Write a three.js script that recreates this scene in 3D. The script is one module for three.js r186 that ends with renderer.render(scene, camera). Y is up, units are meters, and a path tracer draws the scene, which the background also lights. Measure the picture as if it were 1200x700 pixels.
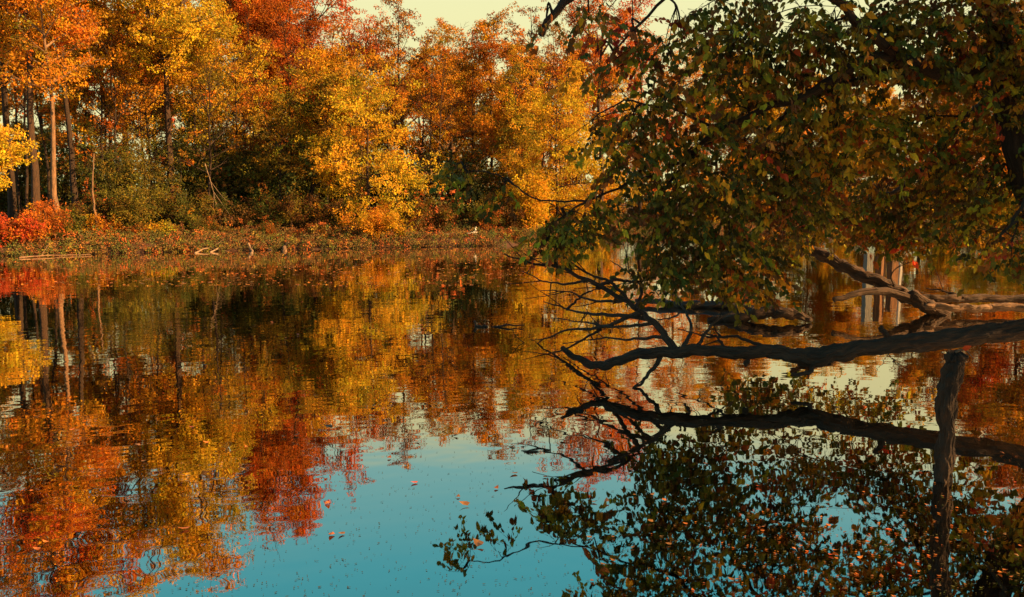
import * as THREE from 'three';
import { mergeGeometries } from 'three/addons/utils/BufferGeometryUtils.js';
import { ImprovedNoise } from 'three/addons/math/ImprovedNoise.js';

// ---------------------------------------------------------------- camera, sky, sun, exposure
const scene = new THREE.Scene();
const F = 960, HORIZON = 252, EYE = 1.8;                       // focal length and horizon of the 1200 x 700 photograph, eye above the water
const PITCH = Math.atan((350 - HORIZON) / F);
const camera = new THREE.PerspectiveCamera(2 * Math.atan(350 / F) * 180 / Math.PI, 1200 / 700, 0.1, 2500);
camera.position.set(0, EYE, 0);
camera.rotation.x = -PITCH;
camera.updateMatrixWorld(true);

const renderer = new THREE.WebGLRenderer({ antialias: true });
renderer.toneMapping = THREE.LinearToneMapping;
renderer.toneMappingExposure = 3.7;
renderer.shadowMap.enabled = true;
renderer.shadowMap.type = THREE.PCFSoftShadowMap;

const SUN_DIR = new THREE.Vector3(0.88, 0.46, 0.16).normalize();
{
  const w = 512, h = 256, data = new Float32Array(w * h * 4);
  const stops = [[0, 0.245, 0.225, 0.105], [10, 0.245, 0.23, 0.115], [14.6, 0.24, 0.237, 0.128], [17.2, 0.085, 0.19, 0.195], [24, 0.03, 0.165, 0.21], [40, 0.02, 0.09, 0.125], [65, 0.014, 0.05, 0.075], [90, 0.012, 0.04, 0.06]];
  for (let j = 0; j < h; j++) {
    const el = Math.max(0, (j + 0.5) / h * 180 - 90);
    let k = 0; while (k < stops.length - 2 && el > stops[k + 1][0]) k++;
    const a = stops[k], b = stops[k + 1], t = Math.min(1, Math.max(0, (el - a[0]) / (b[0] - a[0])));
    for (let i = 0; i < w; i++) {
      const o = (j * w + i) * 4;
      for (let c = 0; c < 3; c++) data[o + c] = a[c + 1] + (b[c + 1] - a[c + 1]) * t;
      data[o + 3] = 1;
    }
  }
  const sky = new THREE.DataTexture(data, w, h, THREE.RGBAFormat, THREE.FloatType);
  sky.mapping = THREE.EquirectangularReflectionMapping;
  sky.magFilter = THREE.LinearFilter; sky.minFilter = THREE.LinearFilter; sky.needsUpdate = true;
  scene.background = sky; scene.environment = sky;
}
const sun = new THREE.DirectionalLight(new THREE.Color(1.0, 0.535, 0.18), 5);
sun.name = 'sun';
sun.position.copy(SUN_DIR).multiplyScalar(150).add(new THREE.Vector3(0, 0, -50));
sun.target.position.set(0, 0, -50);
sun.castShadow = true;
sun.shadow.mapSize.set(4096, 4096);
Object.assign(sun.shadow.camera, { left: -90, right: 90, top: 90, bottom: -90, near: 1, far: 400 });
scene.add(sun, sun.target);

// ---------------------------------------------------------------- helpers
const V = (x, y, z) => new THREE.Vector3(x, y, z);
function Rng(seed) { let s = seed | 0; return () => { s = (s + 0x6d2b79f5) | 0; let t = Math.imul(s ^ (s >>> 15), 1 | s); t = (t + Math.imul(t ^ (t >>> 7), 61 | t)) ^ t; return ((t ^ (t >>> 14)) >>> 0) / 4294967296; }; }
const gauss = (r) => { let s = 0; for (let i = 0; i < 6; i++) s += r(); return (s - 3) / 0.707; };
const noise = new ImprovedNoise();
const lerp = (a, b, t) => a + (b - a) * t, clamp = (x, a, b) => Math.min(b, Math.max(a, x));
const smooth = (a, b, x) => { const t = clamp((x - a) / (b - a), 0, 1); return t * t * (3 - 2 * t); };
function ray(px, py) { return V((px - 600) / F, -(py - 350) / F, -1).applyAxisAngle(V(1, 0, 0), -PITCH); }
function at(px, py, d) { const r = ray(px, py); return r.multiplyScalar(d / -r.z).add(V(0, EYE, 0)); }        // the point of that pixel's line at d metres from the camera
function onWater(px, py) { const r = ray(px, py); return r.multiplyScalar(-EYE / r.y).add(V(0, EYE, 0)); }
const across = (px, d) => at(px, HORIZON + 10, d).x;
const topOf = (py, d) => at(600, py, d).y;

const taken = new Map();
function numbered(n) { const k = taken.get(n) || 0; taken.set(n, k + 1); return k ? n + '_' + String(k).padStart(3, '0') : n; }
function tag(o, label, category, group, kind) {
  if (label) o.userData.label = label;
  if (category) o.userData.category = category;
  if (group) o.userData.group = group;
  if (kind) o.userData.kind = kind;
  return o;
}
function thing(name, pos, label, category, group) { const g = new THREE.Group(); g.name = numbered(name); g.position.copy(pos); scene.add(g); return tag(g, label, category, group); }
function mesh(name, geo, mat, parent) {
  const m = new THREE.Mesh(geo, mat); m.name = parent ? name : numbered(name); m.castShadow = m.receiveShadow = true;
  (parent || scene).add(m); return m;
}

// ---------------------------------------------------------------- textures
function fbm(x, y, z, o) { let s = 0, a = 0.5; for (let i = 0; i < o; i++) { s += a * noise.noise(x, y, z); x *= 2.03; y *= 2.03; z += 7.1; a *= 0.5; } return s; }
function dataTex(n, f, srgb, rep) {
  const d = new Uint8Array(n * n * 4);
  for (let j = 0; j < n; j++) for (let i = 0; i < n; i++) { const c = f(i / n, j / n); const o = (j * n + i) * 4; d[o] = clamp(c[0], 0, 1) * 255; d[o + 1] = clamp(c[1], 0, 1) * 255; d[o + 2] = clamp(c[2], 0, 1) * 255; d[o + 3] = 255; }
  const t = new THREE.DataTexture(d, n, n); t.wrapS = t.wrapT = THREE.RepeatWrapping; t.magFilter = THREE.LinearFilter; t.minFilter = THREE.LinearMipmapLinearFilter; t.generateMipmaps = true;
  if (srgb) t.colorSpace = THREE.SRGBColorSpace;
  if (rep) t.repeat.set(rep, rep);
  t.needsUpdate = true; return t;
}
// tileable noise: four lookups blended over the edges
function tile(f, u, v, L) { const x = u * L, y = v * L; return (f(x, y) * (1 - u) * (1 - v) + f(x - L, y) * u * (1 - v) + f(x, y - L) * (1 - u) * v + f(x - L, y - L) * u * v) / Math.sqrt(((1 - u) ** 2 + u * u) * ((1 - v) ** 2 + v * v)); }
const barkBump = dataTex(256, (u, v) => { const k = 0.5 + 0.9 * tile((x, y) => fbm(x * 14, y * 4, 1.3, 5), u, v, 1) ; const r = Math.abs(k - 0.5) * 2.2; return [r, r, r]; });
const barkCol = dataTex(256, (u, v) => { const k = 0.62 + 1.0 * tile((x, y) => fbm(x * 10, y * 3.5, 4.3, 5), u, v, 1), m = tile((x, y) => fbm(x * 3, y * 2, 9.1, 3), u, v, 1); return [k + m * 0.2, k + m * 0.12, k]; });
const grain = dataTex(256, (u, v) => { const k = 0.75 + 0.55 * tile((x, y) => fbm(x * 22, y * 22, 2.7, 3), u, v, 1), m = tile((x, y) => fbm(x * 5, y * 5, 6.1, 3), u, v, 1); return [k + m * 0.5, k + m * 0.3, k + m * 0.2]; });
function bark(r, g, b, bump = 0.02, rough = 0.95) { const m = new THREE.MeshStandardMaterial({ color: new THREE.Color().setRGB(r, g, b), roughness: rough, map: barkCol, bumpMap: barkBump, bumpScale: bump }); return m; }
const M = {
  barkDark: bark(0.042, 0.022, 0.013), barkMid: bark(0.066, 0.034, 0.019), barkPale: bark(0.24, 0.14, 0.08), barkLog: bark(0.055, 0.026, 0.014, 0.03, 0.85), barkWet: bark(0.028, 0.015, 0.009, 0.02, 0.6),
  drift: bark(0.27, 0.18, 0.115, 0.015), rotten: bark(0.035, 0.018, 0.010, 0.04),
};
const leafMat = new THREE.MeshPhysicalMaterial({ color: 0xffffff, vertexColors: true, roughness: 1, transmission: 0.42, thickness: 0, side: THREE.DoubleSide, flatShading: true, ior: 1.3, specularIntensity: 0.3 });
const backLeafMat = new THREE.MeshStandardMaterial({ color: 0xffffff, vertexColors: true, roughness: 1, side: THREE.DoubleSide, flatShading: true });
const nearLeafMat = new THREE.MeshPhysicalMaterial({ color: 0xffffff, vertexColors: true, roughness: 0.9, transmission: 0.38, thickness: 0, side: THREE.DoubleSide, flatShading: true, ior: 1.35, specularIntensity: 0.4 });

// ---------------------------------------------------------------- tubes
class Tubes {
  constructor() { this.p = []; this.n = []; this.uv = []; this.i = []; }
  add(pts, radii, seg = 6, o = {}) {
    const fr = o.freq || 1.3, N = pts.length, base = this.p.length / 3; let prev = null, len = 0;
    for (let k = 0; k < N; k++) {
      const t = (k < N - 1 ? pts[k + 1].clone().sub(pts[k]) : pts[k].clone().sub(pts[k - 1])).normalize();
      if (k > 0 && k < N - 1) t.add(pts[k].clone().sub(pts[k - 1]).normalize()).normalize();
      if (k) len += pts[k].distanceTo(pts[k - 1]);
      let a = prev ? prev.clone().addScaledVector(t, -prev.dot(t)) : (Math.abs(t.y) > 0.8 ? V(1, 0, 0) : V(0, 1, 0)).cross(t);
      if (a.lengthSq() < 1e-8) a = V(t.y, t.z, t.x).cross(t);
      a.normalize(); prev = a; const b = t.clone().cross(a);
      const r = radii[k];
      for (let s = 0; s <= seg; s++) {
        const f = s / seg * Math.PI * 2, c = Math.cos(f), d = Math.sin(f);
        let rr = r; if (o.rough) rr *= 1 + o.rough * (fbm(c * 1.4 + pts[k].x * fr, d * 1.4 + pts[k].y * fr, pts[k].z * fr + k * 0.15, 4) + (o.groove ? o.groove * (Math.abs(noise.noise(s % seg * 1.9, len * 5, 3.3)) - 0.25) : 0));
        this.p.push(pts[k].x + (a.x * c + b.x * d) * rr, pts[k].y + (a.y * c + b.y * d) * rr, pts[k].z + (a.z * c + b.z * d) * rr);
        this.n.push(a.x * c + b.x * d, a.y * c + b.y * d, a.z * c + b.z * d);
        this.uv.push(s / seg * Math.max(0.5, Math.round(Math.max(...radii) * 20) / 2), len * 1.1);
      }
    }
    for (let k = 0; k < N - 1; k++) for (let s = 0; s < seg; s++) { const q = base + k * (seg + 1) + s; this.i.push(q, q + 1, q + seg + 1, q + 1, q + seg + 2, q + seg + 1); }
    for (const [k, dir] of [[0, -1], [N - 1, 1]]) if (radii[k] > 0.004) {               // end caps
      const c = this.p.length / 3, t = (k ? pts[k].clone().sub(pts[k - 1]) : pts[0].clone().sub(pts[1])).normalize();
      const tip = pts[k].clone().addScaledVector(t, radii[k] * 0.35);
      this.p.push(tip.x, tip.y, tip.z); this.n.push(t.x, t.y, t.z); this.uv.push(0.5, 0.5);
      for (let s = 0; s < seg; s++) { const q = base + k * (seg + 1) + s; dir > 0 ? this.i.push(q, q + 1, c) : this.i.push(q + 1, q, c); }
    }
    return this;
  }
  geo() {
    const g = new THREE.BufferGeometry();
    g.setAttribute('position', new THREE.Float32BufferAttribute(this.p, 3)); g.setAttribute('uv', new THREE.Float32BufferAttribute(this.uv, 2)); g.setIndex(this.i);
    g.computeVertexNormals(); return g;
  }
}
function spline(pts, n) { return new THREE.CatmullRomCurve3(pts, false, 'centripetal').getPoints(n); }
function taper(n, r0, r1, p = 1) { return Array.from({ length: n }, (_, i) => lerp(r0, r1, Math.pow(i / (n - 1), p))); }
function wob(pts, amp, freq, seed) { return pts.map((p, i) => p.clone().add(V(noise.noise(i * freq, seed, 1.7), noise.noise(i * freq, seed, 9.2), noise.noise(i * freq, seed, 21.3)).multiplyScalar(amp * Math.min(1, i / 2)))); }

// ---------------------------------------------------------------- leaves
function leafShape(out, p, dir, side, len, wid, col, tris) {            // a folded blade: base, two shoulders, tip
  const up = dir.clone().cross(side).normalize();
  const b = p, t = p.clone().addScaledVector(dir, len).addScaledVector(up, -len * 0.12);
  if (tris === 2) {
    const l = p.clone().addScaledVector(dir, len * 0.45).addScaledVector(side, wid / 2).addScaledVector(up, wid * 0.15), r = p.clone().addScaledVector(dir, len * 0.45).addScaledVector(side, -wid / 2).addScaledVector(up, wid * 0.15);
    out.tri(b, l, t, col); out.tri(b, t, r, col);
  } else {
    const m = p.clone().addScaledVector(dir, len * 0.55).addScaledVector(up, len * 0.05);
    for (const s of [1, -1]) {
      const a = p.clone().addScaledVector(dir, len * 0.22).addScaledVector(side, s * wid * 0.46).addScaledVector(up, wid * 0.12), c = p.clone().addScaledVector(dir, len * 0.62).addScaledVector(side, s * wid * 0.36).addScaledVector(up, wid * 0.06);
      out.tri(b, a, m, col); out.tri(a, c, m, col); out.tri(c, t, m, col);
    }
  }
}
class Faces {
  constructor() { this.p = []; this.c = []; }
  tri(a, b, c, col) { for (const v of [a, b, c]) { this.p.push(v.x, v.y, v.z); this.c.push(col[0], col[1], col[2]); } }
  geo() { const g = new THREE.BufferGeometry(); g.setAttribute('position', new THREE.Float32BufferAttribute(this.p, 3)); g.setAttribute('color', new THREE.Float32BufferAttribute(this.c, 3)); return g; }
}
function randDir(r) { const z = r() * 2 - 1, a = r() * 6.2832, s = Math.sqrt(1 - z * z); return V(s * Math.cos(a), z, s * Math.sin(a)); }
function clumpGeo(seed, n, rad, len) {
  const r = Rng(seed), f = new Faces();
  for (let i = 0; i < n; i++) {
    const p = randDir(r).multiplyScalar(rad * Math.cbrt(r())); p.y *= 0.5;
    const dir = randDir(r); dir.y -= 0.25; dir.normalize();
    const side = randDir(r).cross(dir).normalize(), k = 0.6 + 0.8 * r(), h = (r() - 0.5) * 0.5;
    leafShape(f, p, dir, side, len * (0.7 + 0.6 * r()), len * (0.5 + 0.35 * r()), [k * (1 + h * 0.3), k * (1 - h * 0.4), k * (1 - h * 0.4)], 2);
  }
  return f.geo();
}
const CLUMPS = [1, 2, 3].map((s) => clumpGeo(s * 77, 30, 0.46, 0.15));
const SPARSE = [4, 5].map((s) => clumpGeo(s * 77, 18, 0.6, 0.15));
function sprayGeo(seed, n) {                                               // a drooping twig with leaves, as on the near tree
  const r = Rng(seed), f = new Faces(), tw = [0.35, 0.22, 0.14];
  const pts = []; let p = V(0, 0, 0), d = V(0.8, -0.25, 0).normalize();
  for (let i = 0; i < 6; i++) { pts.push(p.clone()); p = p.clone().addScaledVector(d, 0.065); d.y -= 0.16; d.z += (r() - 0.5) * 0.3; d.normalize(); }
  for (let i = 0; i < 5; i++) { const o = V(0, 0.0035, 0), q = V(0, 0, 0.0035); f.tri(pts[i].clone().add(o), pts[i].clone().sub(o), pts[i + 1], tw); f.tri(pts[i].clone().add(q), pts[i].clone().sub(q), pts[i + 1], tw); }
  for (let i = 0; i < n; i++) {
    const t = 0.8 + r() * 4.2, k = Math.floor(t), a = pts[k].clone().lerp(pts[Math.min(5, k + 1)], t - k);
    const dir = V(0.45 + (r() - 0.5) * 0.9, -0.75 - 0.4 * r(), (r() - 0.5) * 1.5).normalize();
    a.addScaledVector(dir, 0.035);
    const side = randDir(r).cross(dir).normalize(), kk = 0.65 + 0.7 * r(), h = (r() - 0.5) * 0.6;
    leafShape(f, a, dir, side, 0.045 + 0.06 * r() * r() + 0.01, 0.028 + 0.034 * r(), [kk * (1 + h * 0.4), kk, kk * (1 - h * 0.5)], 6);
  }
  return f.geo();
}
const SPRAYS = [11, 12, 13].map((s) => sprayGeo(s * 31, 10));

const Q = new THREE.Quaternion(), E = new THREE.Euler(), MX = new THREE.Matrix4(), COL = new THREE.Color();
function scatter(name, geo, mat, items, parent) {                        // items: [position, euler, scale, colour]
  const im = new THREE.InstancedMesh(geo, mat, items.length); im.name = name; im.castShadow = im.receiveShadow = true;
  items.forEach(([p, e, s, c], i) => { MX.compose(p, Q.setFromEuler(E.set(e[0], e[1], e[2])), typeof s === 'number' ? V(s, s, s) : s); im.setMatrixAt(i, MX); im.setColorAt(i, COL.setRGB(c[0], c[1], c[2])); });
  tag(im, null, null, null, 'stuff'); (parent || scene).add(im); return im;
}
const C = {                                                               // leaf pigments (linear)
  yellow: [0.55, 0.37, 0.022], gold: [0.52, 0.285, 0.016], amber: [0.48, 0.205, 0.014], orange: [0.48, 0.14, 0.013], rust: [0.30, 0.088, 0.014], red: [0.42, 0.062, 0.018], crimson: [0.30, 0.028, 0.014],
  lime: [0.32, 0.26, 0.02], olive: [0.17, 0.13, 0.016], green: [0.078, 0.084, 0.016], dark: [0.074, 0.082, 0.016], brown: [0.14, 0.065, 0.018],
};
const pick = (r, pal) => { let s = 0; for (const k in pal) s += pal[k]; let x = r() * s; for (const k in pal) { x -= pal[k]; if (x <= 0) return C[k]; } return C.gold; };
const jit = (r, c, a = 0.25) => { const k = 1 + (r() - 0.5) * 2 * a, h = (r() - 0.5) * a; return [c[0] * k * (1 + h), c[1] * k * (1 - h), c[2] * k]; };
const mixc = (a, b, t) => [lerp(a[0], b[0], t), lerp(a[1], b[1], t), lerp(a[2], b[2], t)];

// ---------------------------------------------------------------- the pond and the ground
const SHORE = [[-70, 8], [-70, -14], [-42, -29], [-22.5, -36], [-16, -40.5], [-9.2, -44], [-4, -46.5], [0, -49], [4, -58], [10, -76], [20, -92], [30, -98], [40, -98], [45, -88], [33.5, -60], [29, -48], [20, -24], [14, -15], [10.2, -11], [6.5, -9.6], [6.2, -8.2], [8, -6], [5, -2.2], [0, -1.6], [-8, -1.5], [-30, 4]];
function shoreDist(x, z) {                                                // positive on land
  let best = 1e9, inside = false;
  for (let i = 0, j = SHORE.length - 1; i < SHORE.length; j = i++) {
    const [ax, az] = SHORE[j], [bx, bz] = SHORE[i], dx = bx - ax, dz = bz - az;
    const t = clamp(((x - ax) * dx + (z - az) * dz) / (dx * dx + dz * dz), 0, 1);
    best = Math.min(best, (x - ax - dx * t) ** 2 + (z - az - dz * t) ** 2);
    if ((az > z) !== (bz > z) && x < (bx - ax) * (z - az) / (bz - az) + ax) inside = !inside;
  }
  return inside ? -Math.sqrt(best) : Math.sqrt(best);
}
function groundY(x, z) {
  let s = shoreDist(x, z);
  const far = z < -20;
  if (far) s += 0.7 * fbm(x * 0.35, z * 0.35, 3.3, 3);
  if (s < 0) return Math.max(-1.5, s * 0.45);
  const n = fbm(x * 0.25, z * 0.25, 0.5, 3);
  return 0.42 * smooth(0, 1.2, s) + 0.5 * smooth(1, 9, s) + smooth(14, 70, s) * 3.2 + n * 0.5 * smooth(0.3, 4, s) + 0.05 * s * smooth(0, 1, 1 - s) + s * 0.02 * (s < 1 ? 1 : 1 / s);
}
function axis(lo, hi, step, reach) { const a = []; for (let x = lo; x <= hi + 1e-6; x += step) a.push(x); let s = step; for (let x = hi; x < reach;) { s *= 1.35; x += s; a.push(x); } s = step; for (let x = lo; x > -reach;) { s *= 1.35; x -= s; a.unshift(x); } return a; }
{
  const xs = axis(-48, 60, 0.6, 1200), zs = axis(-110, 6, 0.6, 1200), p = [], uv = [], ix = [];
  for (const z of zs) for (const x of xs) { p.push(x, groundY(x, z), z); uv.push(x / 2.4, z / 2.4); }
  for (let j = 0; j < zs.length - 1; j++) for (let i = 0; i < xs.length - 1; i++) { const q = j * xs.length + i; ix.push(q, q + xs.length, q + 1, q + 1, q + xs.length, q + xs.length + 1); }
  const g = new THREE.BufferGeometry(); g.setAttribute('position', new THREE.Float32BufferAttribute(p, 3)); g.setAttribute('uv', new THREE.Float32BufferAttribute(uv, 2)); g.setIndex(ix); g.computeVertexNormals();
  const m = mesh('ground', g, new THREE.MeshStandardMaterial({ color: new THREE.Color().setRGB(0.065, 0.023, 0.008), roughness: 1, map: grain, bumpMap: grain, bumpScale: 0.06 }));
  tag(m, 'leaf covered brown ground of the pond banks', null, null, 'structure');
}
{
  const n = 1024, L = 12, hgt = new Float32Array(n * n);
  // a tileable sum of small waves, mostly with crests across the view
  const r = Rng(5), waves = [];
  for (let i = 0; i < 90; i++) {
    const k = Math.round(lerp(6, 110, Math.pow(r(), 1.4))), a = gauss(r) * 0.9; const kx = Math.round(k * Math.sin(a)), ky = Math.round(k * Math.cos(a));
    const kk = Math.hypot(kx, ky) || 1; waves.push([kx, ky, r() * 6.2832, 1 / Math.pow(kk, 1.15)]);
  }
  for (const [kx, ky, ph, am] of waves) { for (let j = 0; j < n; j++) for (let i = 0; i < n; i++) hgt[j * n + i] += am * Math.sin((kx * i + ky * j) / n * 6.28318 + ph); }
  const d = new Uint8Array(n * n * 4); let rms = 0; const sx = new Float32Array(n * n), sy = new Float32Array(n * n);
  for (let j = 0; j < n; j++) for (let i = 0; i < n; i++) { const q = j * n + i; sx[q] = hgt[j * n + (i + 1) % n] - hgt[j * n + (i + n - 1) % n]; sy[q] = hgt[((j + 1) % n) * n + i] - hgt[((j + n - 1) % n) * n + i]; rms += sy[q] ** 2; }
  rms = Math.sqrt(rms / n / n);
  // calm and ruffled patches
  for (let j = 0; j < n; j++) for (let i = 0; i < n; i++) {
    const q = j * n + i, m = clamp(0.75 + 1.4 * tile((x, y) => fbm(x * 3, y * 3, 8.8, 2), i / n, j / n, 1), 0.25, 1.6);
    d[q * 4] = clamp(0.5 - sx[q] / rms * 0.13 * m, 0, 1) * 255; d[q * 4 + 1] = clamp(0.5 - sy[q] / rms * 0.13 * m, 0, 1) * 255; d[q * 4 + 2] = 255; d[q * 4 + 3] = 255;
  }
  const t = new THREE.DataTexture(d, n, n); t.wrapS = t.wrapT = THREE.RepeatWrapping; t.magFilter = THREE.LinearFilter; t.needsUpdate = true;
  const g = new THREE.PlaneGeometry(190, 150, 1, 1); g.rotateX(-Math.PI / 2);
  const uv = g.attributes.uv, ps = g.attributes.position; for (let i = 0; i < uv.count; i++) uv.setXY(i, ps.getX(i) / L, -ps.getZ(i) / L);
  const m = mesh('water', g, new THREE.MeshPhysicalMaterial({ color: new THREE.Color().setRGB(0.49, 0.44, 0.38), roughness: 0.012, metalness: 1, normalMap: t, normalScale: new THREE.Vector2(0.0125, 0.0125) }));
  m.position.set(0, 0, -50); tag(m, 'still dark pond water mirroring the autumn trees', null, null, 'structure');
}

// ---------------------------------------------------------------- trees
function bend(r, from, dir, len, n, rise, wig) { const out = [from.clone()], d = dir.clone().normalize(); let p = from.clone(); for (let i = 0; i < n; i++) { d.y += rise / n; d.x += (r() - 0.5) * wig; d.z += (r() - 0.5) * wig; d.y += (r() - 0.5) * wig * 0.6; d.normalize(); p = p.clone().addScaledVector(d, len / n); out.push(p); } return out; }
function along(pts, t) { const x = clamp(t, 0, 1) * (pts.length - 1), k = Math.min(pts.length - 2, Math.floor(x)); return { p: pts[k].clone().lerp(pts[k + 1], x - k), d: pts[k + 1].clone().sub(pts[k]).normalize() }; }
let treeSeed = 100;
function tree(o) {
  const r = Rng(o.seed ?? treeSeed++ * 13 + 7), x = across(o.px, o.d), z = -o.d, gy = groundY(x, z);
  const H = (o.h ?? topOf(o.top, o.d)) - gy, R = o.r ?? H * 0.22, cb = o.cb ?? 0.35, r0 = o.tr ?? H * 0.011;
  const g = thing(o.name || 'autumn_tree', V(x, gy - 0.08, z), o.label, o.category || 'tree', o.group);
  const lean = o.lean || [0, 0], leaders = [];
  const nT = 12, tr = [];
  const fork = o.fork || 1;
  for (let i = 0; i <= nT; i++) { const t = i / nT * fork; tr.push(V(lean[0] * H * Math.pow(t, 1.25) + noise.noise(t * 3, o.px * 0.37, 1) * H * 0.022 * Math.min(1, t * 6), t * H * 0.97, lean[1] * H * t + noise.noise(t * 3, o.px * 0.37, 8) * H * 0.02 * Math.min(1, t * 6))); }
  const rad = tr.map((_, i) => { const t = i / nT * fork; return r0 * (Math.pow(1 - t, 0.85) + 0.05) * (1 + 0.55 * Math.exp(-i * 1.6)); });
  const wood = new Tubes(); wood.add(tr, rad, 9, { rough: 0.25 });
  leaders.push({ pts: tr, t0: 0, t1: fork, rad: rad[nT] });
  if (fork < 1) for (let k = 0; k < (o.leaders || 2); k++) {
    const a = (o.forkA ?? r() * 6.28) + k * 6.2832 / (o.leaders || 2), pts = bend(r, tr[nT], V(Math.cos(a) * 0.42, 1, Math.sin(a) * 0.42), H * (0.99 - fork) * (1 - 0.12 * k), 8, 0.5, 0.18);
    wood.add(pts, taper(9, rad[nT] * 0.85, 0.02), 7, { rough: 0.2 }); leaders.push({ pts, t0: fork, t1: 0.99, rad: rad[nT] * 0.8 });
  }
  const limbs = o.limbs || 18, clumps = [[], [], []], sparse = o.sparse;
  const per = o.per ?? 3.2;
  const limbMeshes = [];
  for (let k = 0; k < limbs; k++) {
    const L = leaders.length > 1 && r() < 0.8 ? leaders[1 + Math.floor(r() * (leaders.length - 1))] : leaders[0];
    let t = cb + (0.97 - cb) * (k + r()) / limbs; t = clamp(t, L.t0 + 0.02, L.t1 - 0.02);
    const s = along(L.pts, (t - L.t0) / (L.t1 - L.t0)), u = (t - cb) / (1 - cb);
    const prof = Math.pow(Math.sin(Math.PI * clamp(0.2 + 0.74 * u, 0, 1)), 0.7);
    const a = k * 2.399 + r() * 0.9, len = R * prof * (0.5 + 0.8 * r()) * (o.flat ? 1.1 : 1);
    const lift = lerp(o.droop ? -0.1 : 0.35, 1.3, u) + (r() - 0.5) * 0.3;
    const dir = V(Math.cos(a), lift, Math.sin(a)), lp = bend(r, s.p, dir, len, 6, o.droop ? -0.5 : 0.25, 0.28);
    const lr = clamp(r0 * 0.42 * (len / R) * (1.15 - u * 0.6), 0.014, 0.2), T = o.fine ? new Tubes() : wood;
    T.add(lp, taper(7, lr, lr * 0.22), 6);
    const hue = pick(r, o.pal);
    const subs = Math.max(3, Math.round(len * (o.subs || 2.6)));
    for (let q = 0; q < subs; q++) {
      const st = along(lp, 0.28 + 0.72 * (q + r() * 0.6) / subs), sd = st.d.clone().multiplyScalar(0.7).add(randDir(r).multiplyScalar(0.85)); sd.y += o.droop ? -0.15 : 0.12;
      const sl = Math.max(0.5, len * 0.36 * (0.6 + 0.7 * r())), sp = bend(r, st.p, sd, sl, 3, 0.05, 0.35);
      T.add(sp, taper(4, Math.max(0.008, lr * 0.4), 0.007), 4);
      const hue2 = pick(r, o.pal);
      const n = Math.round(per * (0.6 + 0.8 * r()) * clamp(sl, 0.6, 1.6));
      for (let c = 0; c < n; c++) {
        const pt = along(sp, 0.15 + 0.95 * r()).p.add(V(gauss(r), gauss(r) * 0.75, gauss(r)).multiplyScalar(0.3 * clamp(sl, 0.7, 1.6)));
        clumps[Math.floor(r() * 3)].push([pt, [(r() - 0.5) * 1.3, r() * 6.28, (r() - 0.5) * 1.3], (o.ls || 1) * (0.65 + 0.6 * r()), jit(r, mixc(hue, hue2, r()), 0.22)]);
      }
    }
    if (o.fine) limbMeshes.push(T.geo());
  }
  const bm = o.bark || M.barkMid;
  const trunk = mesh('trunk', wood.geo(), bm, g);
  limbMeshes.forEach((q) => mesh('branch', q, bm, g));
  clumps.forEach((list, k) => list.length && scatter('crown', (sparse ? SPARSE[k % 2] : CLUMPS[k]), o.back ? backLeafMat : leafMat, list, g));
  return g;
}
const P = {
  orangeRed: { orange: 5, red: 2, amber: 3, rust: 1, gold: 1 }, orangeGold: { amber: 4, gold: 3, orange: 3, yellow: 1, olive: 0.6 }, gold: { gold: 5, yellow: 3, amber: 2 }, yellow: { yellow: 5, gold: 3, lime: 1 }, yellowOlive: { yellow: 3, lime: 3, gold: 4, olive: 1, amber: 1 },
  red: { red: 3, orange: 6, rust: 3, amber: 1 }, goldOlive: { gold: 4, lime: 2, olive: 3, amber: 1 }, brownGold: { rust: 3, amber: 3, gold: 2, olive: 1, brown: 1 }, redOrange: { red: 3, orange: 4, amber: 1 }, dark: { green: 6, olive: 4 }, darkOlive: { green: 4, olive: 5, brown: 1 },
};
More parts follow.
